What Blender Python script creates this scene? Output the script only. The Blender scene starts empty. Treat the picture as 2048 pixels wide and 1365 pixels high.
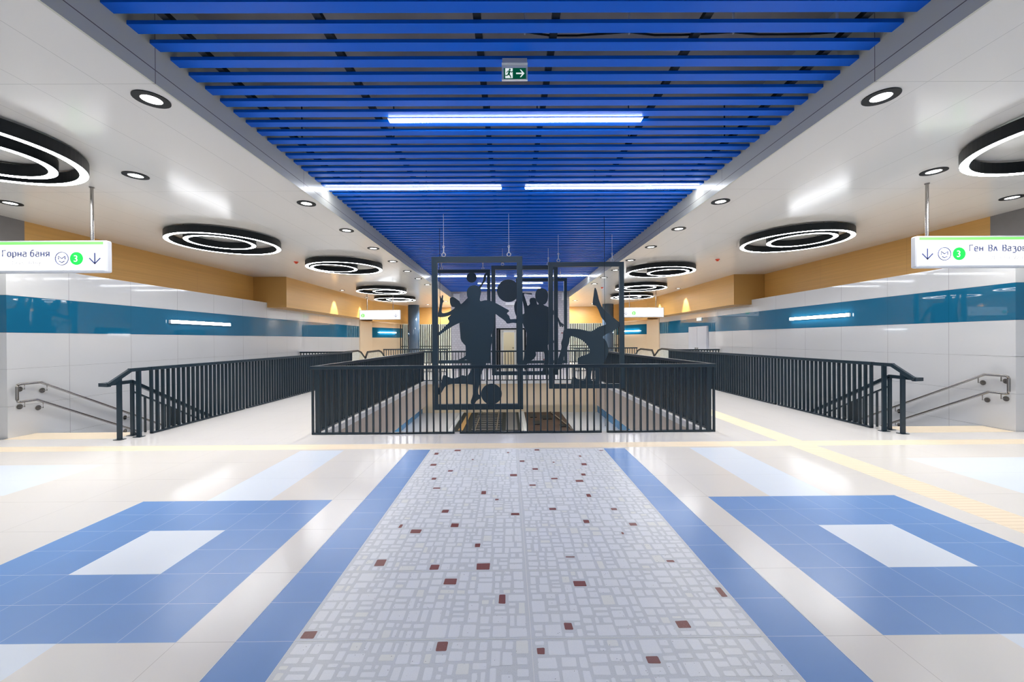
import bpy, bmesh, math, random
from mathutils import Vector, Matrix
random.seed(7)
S = bpy.context.scene
COL = S.collection
PI = math.pi

# ------------------------------------------------------------------ camera
cd = bpy.data.cameras.new('camera'); cam = bpy.data.objects.new('camera', cd); COL.objects.link(cam)
cd.sensor_width = 36.0; cd.lens = 14.0; cd.clip_start = 0.05; cd.clip_end = 200
yaw, pitch, roll = math.radians(-0.3), math.radians(-0.22), math.radians(0.37)
Fv = Vector((-math.sin(yaw)*math.cos(pitch), math.cos(yaw)*math.cos(pitch), math.sin(pitch)))
Rv = Vector((math.cos(yaw), math.sin(yaw), 0)); Uv = Rv.cross(Fv)
R2 = Rv*math.cos(roll) - Uv*math.sin(roll); U2 = Rv*math.sin(roll) + Uv*math.cos(roll)
M = Matrix((R2, U2, -Fv)).transposed().to_4x4(); M.translation = Vector((0, 0, 1.55))
cam.matrix_world = M
cd.shift_x = 2.0/2048
S.camera = cam

# ------------------------------------------------------------------ world, exposure
w = bpy.data.worlds.new('world'); S.world = w; w.use_nodes = True
w.node_tree.nodes['Background'].inputs[0].default_value = (0.8, 0.9, 1.0, 1)
w.node_tree.nodes['Background'].inputs[1].default_value = 0.15
S.view_settings.view_transform = 'Standard'; S.view_settings.look = 'None'
S.view_settings.exposure = 1.4
S.view_settings.gamma = 1.0; S.view_settings.use_curve_mapping = False
S.cycles.use_denoising = True; S.cycles.pixel_filter_type = 'BLACKMAN_HARRIS'; S.cycles.filter_width = 1.1
S.cycles.max_bounces = 10; S.cycles.diffuse_bounces = 6; S.cycles.glossy_bounces = 4
S.cycles.transmission_bounces = 6; S.cycles.transparent_max_bounces = 8
S.cycles.sample_clamp_indirect = 6.0
S.cycles.caustics_reflective = False; S.cycles.caustics_refractive = False
E_RING, E_TUBE, E_DOWN, E_SIGN = 9.5, 13.0, 4.0, .56

# ------------------------------------------------------------------ materials
def newmat(name):
    m = bpy.data.materials.new(name); m.use_nodes = True
    return m, m.node_tree.nodes, m.node_tree.links, m.node_tree.nodes['Principled BSDF']
def mat(name, col, rough=0.5, metal=0.0, coat=0.0, spec=0.5, noise=0.0, nscale=8.0):
    m, N, L, b = newmat(name)
    b.inputs['Base Color'].default_value = (*col, 1); b.inputs['Roughness'].default_value = rough
    b.inputs['Metallic'].default_value = metal; b.inputs['Coat Weight'].default_value = coat
    b.inputs['Coat Roughness'].default_value = 0.05; b.inputs['Specular IOR Level'].default_value = spec
    if noise:
        g = N.new('ShaderNodeNewGeometry'); n = N.new('ShaderNodeTexNoise'); n.inputs['Scale'].default_value = nscale
        n.inputs['Detail'].default_value = 4
        L.new(g.outputs['Position'], n.inputs['Vector'])
        x = N.new('ShaderNodeMix'); x.data_type = 'RGBA'
        x.inputs['A'].default_value = (*[c*(1-noise) for c in col], 1)
        x.inputs['B'].default_value = (*[min(1, c*(1+noise)) for c in col], 1)
        L.new(n.outputs['Fac'], x.inputs['Factor']); L.new(x.outputs['Result'], b.inputs['Base Color'])
    return m
def emis(name, col, k):
    m, N, L, b = newmat(name)
    b.inputs['Base Color'].default_value = (*[c*.3 for c in col], 1); b.inputs['Roughness'].default_value = 0.5
    b.inputs['Emission Color'].default_value = (*col, 1); b.inputs['Emission Strength'].default_value = k
    return m
def math_n(N, L, op, a, b=None):
    n = N.new('ShaderNodeMath'); n.operation = op
    for i, v in enumerate((a, b)):
        if v is None: continue
        if isinstance(v, (int, float)): n.inputs[i].default_value = v
        else: L.new(v, n.inputs[i])
    return n.outputs[0]
def seams(name, col, line, axes, rough=0.3, coat=0.0, noise=0.0, nscale=3.0, spec=0.5, metal=0.0, wood=None):
    """axes: list of (axis, period, offset, halfwidth): thin joints between panels or tiles"""
    m = mat(name, col, rough, metal, coat, spec, noise, nscale); N = m.node_tree.nodes; L = m.node_tree.links
    b = N['Principled BSDF']
    g = N.new('ShaderNodeNewGeometry'); s = N.new('ShaderNodeSeparateXYZ'); L.new(g.outputs['Position'], s.inputs[0])
    acc = None
    for ax, per, off, hw in axes:
        d = math_n(N, L, 'PINGPONG', math_n(N, L, 'SUBTRACT', s.outputs['XYZ'.index(ax)], off), per/2)
        v = math_n(N, L, 'LESS_THAN', d, hw)
        acc = v if acc is None else math_n(N, L, 'MAXIMUM', acc, v)
    src = b.inputs['Base Color'].links[0].from_socket if b.inputs['Base Color'].is_linked else None
    if wood:
        mp = N.new('ShaderNodeMapping'); mp.inputs['Scale'].default_value = wood
        L.new(g.outputs['Position'], mp.inputs['Vector'])
        n = N.new('ShaderNodeTexNoise'); n.inputs['Scale'].default_value = 1.0; n.inputs['Detail'].default_value = 6
        L.new(mp.outputs[0], n.inputs['Vector'])
        wx = N.new('ShaderNodeMix'); wx.data_type = 'RGBA'
        wx.inputs['A'].default_value = (*[c*0.86 for c in col], 1); wx.inputs['B'].default_value = (*[min(1, c*1.12) for c in col], 1)
        L.new(n.outputs['Fac'], wx.inputs['Factor']); src = wx.outputs['Result']
    x = N.new('ShaderNodeMix'); x.data_type = 'RGBA'
    if src: L.new(src, x.inputs['A'])
    else: x.inputs['A'].default_value = (*col, 1)
    x.inputs['B'].default_value = (*line, 1)
    L.new(acc, x.inputs['Factor']); L.new(x.outputs['Result'], b.inputs['Base Color'])
    return m

T = 0.305
M_CREAM = seams('cream floor tile', (.81, .775, .73), (.58, .54, .5), [('X', 4*T, 0.105+2*T, .0016), ('Y', 2*T, 2.053, .0018)], .2, .0, .02, 1.5)
M_PALE = seams('pale grey floor tile', (.80, .775, .755), (.6, .58, .57), [('X', 2*T, 0.105, .0014), ('Y', 2*T, 2.053, .0014)], .18, .0, .02, 1.5)
M_BLUE = seams('blue floor tile', (.155, .32, .66), (.42, .56, .80), [('X', T, 0.105, .0013), ('Y', T, 2.053, .0016)], .26, .0, .10, 1.2)
M_ICE = seams('pale blue floor tile', (.79, .86, .95), (.6, .66, .72), [('Y', 2*T, 2.053, .0012)], .22, .0, .02, 1.5)
M_TACT = seams('yellow tactile floor tile', (.93, .79, .60), (.84, .69, .5), [('X', T, 0.105, .002), ('Y', .06, 0, .008)], .45)
def speckle(name, col, dark, scale, thr, rough=.35, var=.06):
    m, N, L, b = newmat(name)
    g = N.new('ShaderNodeNewGeometry')
    v = N.new('ShaderNodeTexVoronoi'); v.inputs['Scale'].default_value = scale; L.new(g.outputs['Position'], v.inputs['Vector'])
    n = N.new('ShaderNodeTexNoise'); n.inputs['Scale'].default_value = 5; L.new(g.outputs['Position'], n.inputs['Vector'])
    a = math_n(N, L, 'LESS_THAN', v.outputs['Distance'], thr)
    a = math_n(N, L, 'MULTIPLY', a, math_n(N, L, 'GREATER_THAN', n.outputs['Fac'], .48))
    n2 = N.new('ShaderNodeTexNoise'); n2.inputs['Scale'].default_value = 160; n2.inputs['Detail'].default_value = 3
    L.new(g.outputs['Position'], n2.inputs['Vector'])
    y = N.new('ShaderNodeMix'); y.data_type = 'RGBA'
    y.inputs['A'].default_value = (*[c*(1-var) for c in col], 1); y.inputs['B'].default_value = (*[min(1, c*(1+var)) for c in col], 1)
    L.new(n2.outputs['Fac'], y.inputs['Factor'])
    x = N.new('ShaderNodeMix'); x.data_type = 'RGBA'
    L.new(y.outputs['Result'], x.inputs['A']); x.inputs['B'].default_value = (*dark, 1)
    L.new(a, x.inputs['Factor']); L.new(x.outputs['Result'], b.inputs['Base Color'])
    b.inputs['Roughness'].default_value = rough
    return m
M_TERR = speckle('grey terrazzo ground', (.69, .715, .74), (.32, .2, .21), 60, .055, .3, .12)
M_STONE = speckle('pale terrazzo stone', (.87, .89, .92), (.12, .10, .11), 45, .085, .28)
M_STONE2 = speckle('ivory terrazzo stone', (.87, .88, .85), (.10, .10, .11), 45, .085, .28)
M_RED = speckle('brick red terrazzo stone', (.24, .075, .065), (.6, .5, .5), 90, .10, .35, .2)

M_WALL = seams('white glass wall panel', (.66, .67, .69), (.34, .34, .36), [('Y', 1.2, 7.38, .003)], .045, .0, .015, .8)
M_WALLX = seams('white glass return panel', (.66, .67, .69), (.34, .34, .36), [('X', 1.2, 8.1, .003)], .07)
M_TEAL = seams('blue glass wall band', (.010, .14, .27), (.0, .09, .18), [('Y', 1.2, 7.38, .002)], .02, .0)
M_SEAM = mat('panel joint', (.36, .36, .38), .6)
M_CEIL = seams('white metal ceiling panel', (.82, .79, .74), (.56, .54, .5), [('X', .6, -.375, .0025), ('Y', 2.4, 3.34, .0025)], .16, .0, spec=.55)
M_CEILR = seams('white metal ceiling panel right', (.82, .79, .74), (.56, .54, .5), [('X', .6, .54, .0025), ('Y', 2.4, 3.34, .0025)], .16, .0, spec=.55)
M_FASC = seams('grey metal fascia', (.56, .55, .47), (.14, .11, .10), [('Z', 20, 3.812, .004), ('Y', 2.4, 3.34, .003)], .3)
M_WOOD = seams('pale oak panel', (.67, .38, .11), (.48, .27, .08), [('Y', 2.4, 1.4, .002)], .38, wood=(3, .5, 30))
M_GREY = mat('dark grey panel', (.21, .20, .20), .5, noise=.08)
M_CONC = mat('raw concrete', (.34, .32, .31), .85, noise=.35, nscale=2.5)
M_BAFF = mat('blue powder coated metal', (.004, .085, .52), .3, coat=.0)
M_BAFFS = mat('blue baffle', (.0, .13, .72), .32, spec=.22)
M_BLACK = mat('black metal', (.006, .009, .012), .45, spec=.3)
M_RAIL = mat('dark blue grey powder coat', (.013, .030, .046), .30)
M_PLATE = mat('slate blue steel plate', (.026, .053, .077), .42)
M_STEEL = mat('brushed stainless steel', (.42, .40, .38), .25, 1.0)
M_ALU = mat('light grey aluminium', (.62, .65, .72), .35)
M_WHITE = mat('white plastic', (.85, .85, .85), .4)
M_RING = emis('lit ring diffuser', (.97, .98, 1.0), E_RING)
M_TUBE = emis('lit tube diffuser', (.95, .98, 1.0), E_TUBE)
M_WLAMP = emis('lit wall lamp diffuser', (.97, .98, 1.0), 6.5)
M_DOWN = emis('lit downlight disc', (1.0, .97, .94), E_DOWN)
M_SIGN = emis('lit sign face', (1, 1, 1), E_SIGN)
M_SGREEN = emis('lit green strip', (.26, 1.0, .20), .36)
M_DGREEN = emis('lit green badge', (.01, .75, .10), .32)
M_INK = mat('dark blue ink', (.06, .08, .22), .6)
M_FAINT = mat('ink washed out by glare', (.80, .80, .82), .6)  # second sign line bleached: the glare is put into its colour
M_EXITG = emis('exit green', (.0, .15, .06), .15)
M_EXITW = emis('exit white', (.9, .95, .93), .3)
M_REDP = mat('red plastic', (.8, .08, .03), .4)
M_SLABW = mat('white floor edge trim', (.86, .86, .86), .4)
M_BEAM_SHADED = seams('cream beam cladding shaded', (.62, .54, .47), (.45, .38, .32), [('Y', 2.4, 6.7, .003), ('X', 2.4, 0, .003)], .5)  # copy of the cream cladding with side shade painted into its colour
M_BEAMF = seams('cream beam cladding', (.80, .66, .48), (.6, .46, .32), [('X', 1.2, 0, .003)], .5)
M_LFLOOR = seams('white lower floor', (.80, .81, .84), (.6, .6, .63), [('X', 1.2, 0, .004), ('Y', 1.2, 0, .004)], .2)
M_LBLUE = mat('blue lower wall panel', (.01, .20, .45), .2)
M_LWALL = mat('white lower wall panel', (.72, .70, .68), .3)
M_DARKP = mat('dark track bed', (.02, .026, .025), .6, noise=.3, nscale=1.5)
M_BROWN = mat('brown track bed', (.10, .055, .035), .6, noise=.45, nscale=1.2)
M_GLASSG = mat('greenish glazed wall', (.84, .92, .84), .3)
M_COLMN = mat('blue grey column cladding', (.05, .09, .15), .12)
M_RUBBER = mat('black rubber', (.015, .015, .015), .5)
M_DOORC = mat('cream door leaf', (.88, .76, .52), .5)
def glass(name, tint, a):
    m, N, L, b = newmat(name)
    b.inputs['Base Color'].default_value = (*tint, 1); b.inputs['Roughness'].default_value = .03
    b.inputs['Alpha'].default_value = a
    return m
M_GLASS = glass('clear balustrade glass', (.75, .8, .72), .35)

# ------------------------------------------------------------------ helpers
class MB:
    def __init__(s): s.v = []; s.f = []; s.mi = []; s.ms = []
    def m(s, mt):
        if mt not in s.ms: s.ms.append(mt)
        return s.ms.index(mt)
    def face(s, pts, mt):
        i = len(s.v); s.v += [tuple(p) for p in pts]; s.f.append(tuple(range(i, i+len(pts)))); s.mi.append(s.m(mt))
    def box(s, x0, x1, y0, y1, z0, z1, mt):
        i = len(s.v); k = s.m(mt)
        s.v += [(x, y, z) for z in (z0, z1) for y in (y0, y1) for x in (x0, x1)]
        for f in ((0, 2, 3, 1), (4, 5, 7, 6), (0, 1, 5, 4), (2, 6, 7, 3), (0, 4, 6, 2), (1, 3, 7, 5)):
            s.f.append(tuple(i+j for j in f)); s.mi.append(k)
    def bar(s, a, b, w, h, mt, up=(0, 0, 1)):
        """square bar from a to b, width w sideways, height h along up"""
        a, b = Vector(a), Vector(b); d = (b-a).normalized(); up = Vector(up)
        sd = d.cross(up).normalized(); u = sd.cross(d).normalized(); i = len(s.v); k = s.m(mt)
        for p in (a, b):
            for sx, sy in ((-1, -1), (1, -1), (1, 1), (-1, 1)):
                s.v.append(tuple(p + sd*sx*w/2 + u*sy*h/2))
        for f in ((0, 1, 2, 3), (7, 6, 5, 4), (0, 4, 5, 1), (1, 5, 6, 2), (2, 6, 7, 3), (3, 7, 4, 0)):
            s.f.append(tuple(i+j for j in f)); s.mi.append(k)
    def tube(s, pts, r, mt, n=10, closed=False):
        pts = [Vector(p) for p in pts]; k = s.m(mt); base = len(s.v); L = len(pts)
        for j, p in enumerate(pts):
            a = pts[j-1] if (j > 0 or closed) else p; b = pts[(j+1) % L] if (j < L-1 or closed) else p
            d = (b-a).normalized(); ref = Vector((0, 0, 1)) if abs(d.z) < .9 else Vector((1, 0, 0))
            u = d.cross(ref).normalized(); v = d.cross(u)
            for q in range(n):
                t = 2*PI*q/n; s.v.append(tuple(p + (u*math.cos(t)+v*math.sin(t))*r))
        for j in range(L if closed else L-1):
            for q in range(n):
                a = base+j*n+q; b = base+j*n+(q+1) % n; c = base+((j+1) % L)*n+(q+1) % n; d = base+((j+1) % L)*n+q
                s.f.append((a, b, c, d)); s.mi.append(k)
        if not closed:
            s.f.append(tuple(base+q for q in range(n))[::-1]); s.mi.append(k)
            s.f.append(tuple(base+(L-1)*n+q for q in range(n))); s.mi.append(k)
    def cyl(s, c, r, z0, z1, mt, n=32):
        s.tube([(c[0], c[1], z0), (c[0], c[1], z1)], r, mt, n)
    def ring(s, c, r0, r1, z0, z1, ms, mb, n=96):
        """annular body: sides and top ms, underside mb"""
        i = len(s.v); k = s.m(ms); kb = s.m(mb)
        for q in range(n):
            t = 2*PI*q/n
            for r, z in ((r0, z0), (r1, z0), (r1, z1), (r0, z1)):
                s.v.append((c[0]+r*math.cos(t), c[1]+r*math.sin(t), z))
        for q in range(n):
            a = i+4*q; b = i+4*((q+1) % n)
            for j, kk in ((0, kb), (1, k), (2, k), (3, k)):
                s.f.append((a+j, b+j, b+(j+1) % 4, a+(j+1) % 4)); s.mi.append(kk)
    def prism(s, poly, y0, y1, mt):
        """poly: (x,z) outline, extruded along y"""
        from mathutils.geometry import tessellate_polygon
        n = len(poly); i = len(s.v); k = s.m(mt)
        s.v += [(x, y0, z) for x, z in poly] + [(x, y1, z) for x, z in poly]
        tr = tessellate_polygon([[Vector((x, z, 0)) for x, z in poly]])
        for t in tr:
            s.f.append(tuple(i+j for j in t)); s.mi.append(k)
            s.f.append(tuple(i+n+j for j in reversed(t))); s.mi.append(k)
        for j in range(n):
            s.f.append((i+j, i+(j+1) % n, i+n+(j+1) % n, i+n+j)); s.mi.append(k)
    def mesh(s, name):
        me = bpy.data.meshes.new(name); me.from_pydata(s.v, [], s.f)
        for mt in s.ms: me.materials.append(mt)
        me.polygons.foreach_set('material_index', s.mi); me.update()
        bm = bmesh.new(); bm.from_mesh(me); bmesh.ops.recalc_face_normals(bm, faces=bm.faces); bm.to_mesh(me); bm.free()
        return me
def tag(o, label=None, cat=None, group=None, kind=None):
    if label: o['label'] = label
    if cat: o['category'] = cat
    if group: o['group'] = group
    if kind: o['kind'] = kind
    return o
def link(name, me, parent=None, loc=(0, 0, 0), smooth=False, bevel=0):
    o = bpy.data.objects.new(name, me); COL.objects.link(o); o.location = loc
    if parent: o.parent = parent
    if smooth:
        for p in me.polygons: p.use_smooth = True
        md = o.modifiers.new('e', 'EDGE_SPLIT') if False else None
    if bevel:
        b = o.modifiers.new('bevel', 'BEVEL'); b.width = bevel; b.segments = 2; b.limit_method = 'ANGLE'
    return o
def part(name, mb, parent, **k): return link(name, mb.mesh(name), parent, **k)
def struct(name, mb, label=None, **k):
    o = link(name, mb.mesh(name), **k); o['kind'] = 'structure'
    if label: o['label'] = label
    return o
def empty(name, loc, label, cat, group=None):
    o = bpy.data.objects.new(name, None); COL.objects.link(o); o.location = loc; o.empty_display_size = .2
    return tag(o, label, cat, group)
def place(name, mb, parent, bevel=0):
    """part modelled in world coordinates, hung under an Empty at the thing's base"""
    o = link(name, mb.mesh(name), parent, bevel=bevel); o.matrix_parent_inverse = Matrix.Identity(4)
    o.location = -Vector(parent.location) if parent.type == 'EMPTY' else (0, 0, 0)
    return o
def copy_tree(o, parent=None):
    c = o.copy(); COL.objects.link(c)
    if parent: c.parent = parent
    for ch in [x for x in bpy.data.objects if x.parent == o]: copy_tree(ch, c)
    return c
def smooth_loop(P, k=4):
    out = []; n = len(P)
    for i in range(n):
        p0, p1, p2, p3 = P[i-1], P[i], P[(i+1) % n], P[(i+2) % n]
        for j in range(k):
            t = j/k
            out.append(tuple(.5*((2*p1[a]) + (-p0[a]+p2[a])*t + (2*p0[a]-5*p1[a]+4*p2[a]-p3[a])*t*t + (-p0[a]+3*p1[a]-3*p2[a]+p3[a])*t**3) for a in (0, 1)))
    return out
FIG = {
 'foot': [(-0.631, 2.608),(-0.689, 2.612),(-0.753, 2.594),(-0.797, 2.544),(-0.816, 2.48),(-0.808, 2.394),(-0.777, 2.322),(-0.751, 2.286),(-0.813, 2.243),(-0.892, 2.215),(-1.022, 2.123),(-1.13, 2.037),(-1.192, 1.973),(-1.164, 1.901),(-1.239, 1.823),(-1.318, 1.737),(-1.39, 1.692),(-1.447, 1.674),(-1.448, 1.631),(-1.376, 1.634),(-1.311, 1.68),(-1.211, 1.748),(-1.095, 1.819),(-1.009, 1.862),(-0.897, 1.897),(-0.906, 1.806),(-0.874, 1.72),(-0.831, 1.655),(-0.803, 1.598),(-0.846, 1.569),(-0.851, 1.462),(-0.846, 1.354),(-0.85, 1.249),(-0.859, 1.174),(-0.802, 1.151),(-0.745, 1.143),(-0.748, 1.068),(-0.743, 0.962),(-0.781, 0.895),(-0.827, 0.842),(-0.925, 0.855),(-1.0, 0.818),(-1.075, 0.796),(-1.136, 0.802),(-1.196, 0.827),(-1.263, 0.86),(-1.298, 0.838),(-1.324, 0.725),(-1.363, 0.635),(-1.408, 0.575),(-1.404, 0.5),(-1.376, 0.481),(-1.341, 0.496),(-1.303, 0.559),(-1.254, 0.634),(-1.167, 0.679),(-1.046, 0.69),(-0.865, 0.687),(-0.745, 0.673),(-0.706, 0.657),(-0.704, 0.54),(-0.724, 0.434),(-0.75, 0.359),(-0.748, 0.302),(-0.687, 0.288),(-0.649, 0.343),(-0.612, 0.376),(-0.563, 0.406),(-0.551, 0.445),(-0.573, 0.466),(-0.603, 0.479),(-0.61, 0.569),(-0.579, 0.675),(-0.561, 0.78),(-0.53, 0.923),(-0.456, 1.051),(-0.441, 1.111),(-0.372, 1.216),(-0.345, 1.442),(-0.31, 1.592),(-0.351, 1.616),(-0.315, 1.731),(-0.285, 1.874),(-0.27, 2.046),(-0.191, 2.0),(-0.12, 1.952),(-0.062, 1.902),(-0.027, 1.861),(0.081, 1.876),(0.188, 1.867),(0.189, 1.939),(0.103, 1.951),(0.031, 1.948),(0.01, 2.009),(-0.036, 2.062),(0.008, 2.113),(-0.089, 2.174),(-0.232, 2.254),(-0.347, 2.305),(-0.461, 2.32),(-0.54, 2.303),(-0.565, 2.328),(-0.554, 2.406),(-0.539, 2.492),(-0.567, 2.571)],
 'ball1': (-0.348, 0.484, 0.203),
 'gym': [(2.034, 2.755),(2.074, 2.711),(2.105, 2.591),(2.144, 2.432),(2.223, 2.272),(2.401, 2.112),(2.54, 1.992),(2.647, 1.892),(2.519, 1.773),(2.219, 1.608),(2.298, 1.496),(2.349, 1.296),(2.316, 1.137),(2.244, 0.998),(2.187, 0.819),(2.138, 0.66),(2.113, 0.441),(2.009, 0.442),(2.002, 0.542),(2.042, 0.597),(2.035, 0.801),(1.987, 0.821),(1.947, 0.789),(1.93, 0.598),(1.986, 0.542),(1.993, 0.442),(1.874, 0.443),(1.495, 0.446),(1.488, 0.625),(1.548, 0.656),(1.616, 0.604),(1.723, 0.576),(1.787, 0.603),(1.819, 0.722),(1.808, 0.842),(1.697, 0.894),(1.626, 0.991),(1.618, 1.082),(1.678, 1.133),(1.818, 1.18),(1.91, 1.239),(1.879, 1.359),(1.792, 1.467),(1.681, 1.548),(1.482, 1.62),(1.434, 1.573),(1.421, 1.462),(1.34, 1.263),(1.288, 1.104),(1.259, 0.965),(1.238, 0.846),(1.139, 0.846),(1.14, 0.966),(1.168, 1.105),(1.241, 1.343),(1.234, 1.463),(1.275, 1.582),(1.304, 1.773),(1.483, 1.796),(1.722, 1.774),(1.941, 1.729),(2.121, 1.835),(2.3, 1.902),(2.194, 2.054),(2.123, 2.233),(2.064, 2.333),(1.988, 2.365),(2.005, 2.572)],
 'bask': [(0.886, 2.935),(0.786, 2.906),(0.73, 2.807),(0.725, 2.688),(0.755, 2.588),(0.814, 2.519),(0.774, 2.469),(0.644, 2.45),(0.525, 2.391),(0.445, 2.292),(0.385, 2.233),(0.286, 2.333),(0.231, 2.453),(0.212, 2.568),(0.184, 2.576),(0.148, 2.453),(0.174, 2.254),(0.265, 2.095),(0.383, 1.975),(0.422, 1.876),(0.481, 1.736),(0.49, 1.537),(0.469, 1.398),(0.448, 1.269),(0.424, 1.185),(0.381, 0.977),(0.255, 0.832),(0.171, 0.769),(0.254, 0.727),(0.422, 0.83),(0.548, 0.934),(0.653, 1.121),(0.727, 1.288),(0.842, 1.235),(0.946, 1.203),(0.961, 0.973),(0.922, 0.764),(0.89, 0.639),(0.984, 0.607),(1.078, 0.638),(1.058, 0.763),(1.074, 0.972),(1.071, 1.181),(1.052, 1.39),(1.097, 1.633),(1.128, 1.831),(1.139, 2.07),(1.1, 2.269),(1.042, 2.408),(0.943, 2.488),(0.993, 2.508),(1.047, 2.587),(1.067, 2.686),(1.064, 2.805),(1.005, 2.895)],
 'ball3': (-0.009, 2.871, 0.305),
 'voll': [(-1.886, 2.82),(-1.874, 2.891),(-1.791, 2.925),(-1.697, 2.878),(-1.581, 2.783),(-1.534, 2.7),(-1.463, 2.747),(-1.321, 2.887),(-1.179, 3.028),(-1.061, 3.144),(-0.942, 3.261),(-0.859, 3.367),(-0.811, 3.472),(-0.799, 3.578),(-0.763, 3.648),(-0.704, 3.719),(-0.681, 3.683),(-0.717, 3.578),(-0.741, 3.448),(-0.824, 3.331),(-0.919, 3.167),(-0.991, 3.026),(-1.039, 2.839),(-1.064, 2.651),(-1.066, 2.415),(-0.997, 2.085),(-1.0, 1.732),(-1.049, 1.379),(-0.771, 1.126),(-0.722, 1.027),(-0.649, 0.952),(-0.662, 0.866),(-0.822, 0.867),(-0.97, 0.93),(-1.118, 1.005),(-1.241, 1.006),(-1.316, 0.957),(-1.44, 0.896),(-1.6, 0.872),(-1.612, 0.922),(-1.464, 0.982),(-1.339, 1.105),(-1.264, 1.228),(-1.519, 1.5),(-1.564, 1.783),(-1.585, 2.089),(-1.584, 2.324),(-1.654, 2.395),(-1.795, 2.373),(-1.96, 2.315),(-2.125, 2.281),(-2.266, 2.293),(-2.294, 2.34),(-2.241, 2.493),(-2.216, 2.657),(-2.203, 2.798),(-2.214, 2.94),(-2.186, 2.963),(-2.163, 2.88),(-2.131, 2.986),(-2.101, 2.962),(-2.109, 2.845),(-2.086, 2.798),(-2.122, 2.716),(-2.141, 2.586),(-2.143, 2.422),(-2.006, 2.421),(-1.865, 2.479),(-1.723, 2.584),(-1.829, 2.62),(-1.875, 2.714)],
 'ball4': (-1.185, 3.546, 0.161),
 'hand': [(0.863, 3.013),(0.76, 2.987),(0.733, 2.898),(0.746, 2.795),(0.668, 2.731),(0.63, 2.847),(0.58, 3.001),(0.542, 3.156),(0.684, 3.142),(0.812, 3.124),(0.812, 3.167),(0.632, 3.181),(0.452, 3.182),(0.451, 3.054),(0.501, 2.847),(0.539, 2.641),(0.55, 2.384),(0.536, 2.178),(0.497, 2.101),(0.547, 1.946),(0.623, 1.765),(0.609, 1.482),(0.645, 1.186),(0.712, 1.184),(0.657, 0.995),(0.616, 0.887),(0.548, 0.82),(0.548, 0.785),(0.764, 0.8),(0.887, 0.886),(0.949, 0.993),(0.942, 1.115),(1.037, 1.142),(1.281, 1.126),(1.308, 1.262),(1.418, 1.396),(1.526, 1.423),(1.58, 1.422),(1.581, 1.503),(1.473, 1.531),(1.338, 1.613),(1.472, 1.477),(1.422, 1.735),(1.475, 1.992),(1.502, 2.249),(1.478, 2.43),(1.581, 2.403),(1.683, 2.3),(1.747, 2.145),(1.797, 1.99),(1.836, 2.002),(1.823, 2.067),(1.874, 1.976),(1.913, 1.989),(1.888, 2.054),(1.939, 2.002),(1.919, 2.079),(1.824, 2.144),(1.748, 2.299),(1.633, 2.506),(1.505, 2.61),(1.325, 2.714),(1.119, 2.767),(1.003, 2.78),(0.978, 2.896),(0.94, 2.986)],
}

# ================================================================== ROOM
XL, XR = -8.1, 8.2            # clad side walls
AX0, AX1, AY0, AY1 = -3.15, 3.30, 6.68, 15.0     # atrium opening
SL, SR, SY0, SY1 = -6.32, 6.47, 6.86, 15.3       # stair openings
ZC, ZL = 3.7, -4.5            # side ceiling, lower floor
# ---- floor: one mesh, cells classified by their laying pattern
c0 = .105
fx = sorted({-11, -8.7, XL, SL, -5.13, c0-12*T, c0-10*T, c0-8*T, c0-6*T, c0-5*T, c0-4*T, AX0, AX1, c0+4*T, c0+5*T, c0+6*T, c0+8*T, c0+10*T, c0+12*T,
             4.03, 4.40, 5.06, SR, XR, 8.8, 11})
fy = sorted({-6, .25, .82, 2.053, 2.66, 3.27, 3.875, 4.05, 5.055, 5.62, 5.68, 5.95, 6.4, AY0, SY0, AY1, SY1, 29.0})
mb = MB()
for i in range(len(fx)-1):
    for j in range(len(fy)-1):
        x0, x1, y0, y1 = fx[i], fx[i+1], fy[j], fy[j+1]; x, y = (x0+x1)/2, (y0+y1)/2; u = abs(x-c0)/T
        if AX0 < x < AX1 and AY0 < y < AY1: continue
        if (x < SL or x > SR) and SY0 < y < SY1: continue
        if (x < XL or x > XR) and y > 6.4: continue
        m_ = M_CREAM
        if y > 6.0: m_ = M_PALE
        if 5.68 < y < 5.95: m_ = M_TACT
        if y < 5.62:
            if u < 4 and y > .25: m_ = M_TERR
            elif 4 <= u < 5: m_ = M_BLUE
            elif 6 <= u < 12 and 2.053 < y < 3.875: m_ = M_ICE if (8 <= u < 10 and 2.66 < y < 3.27) else M_BLUE
            elif 8 <= u < 10 and y > 3.875: m_ = M_ICE
            elif u > 8 and y < 2.053: m_ = M_ICE
            elif x < -5.13 and 4.05 < y < 5.055: m_ = M_ICE
            elif x > 5.06 and 2.053 < y < 5.055: m_ = M_ICE
        if 4.03 < x < 4.40 and y > 2.66 and not (5.68 < y < 5.95) and y < 15: m_ = M_TACT if x > 4.0 else m_
        if 6.4 < y < 6.86 and (XL < x < SL or SR < x < XR): m_ = M_TACT
        mb.face([(x0, y0, 0), (x1, y0, 0), (x1, y1, 0), (x0, y1, 0)], m_)
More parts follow.
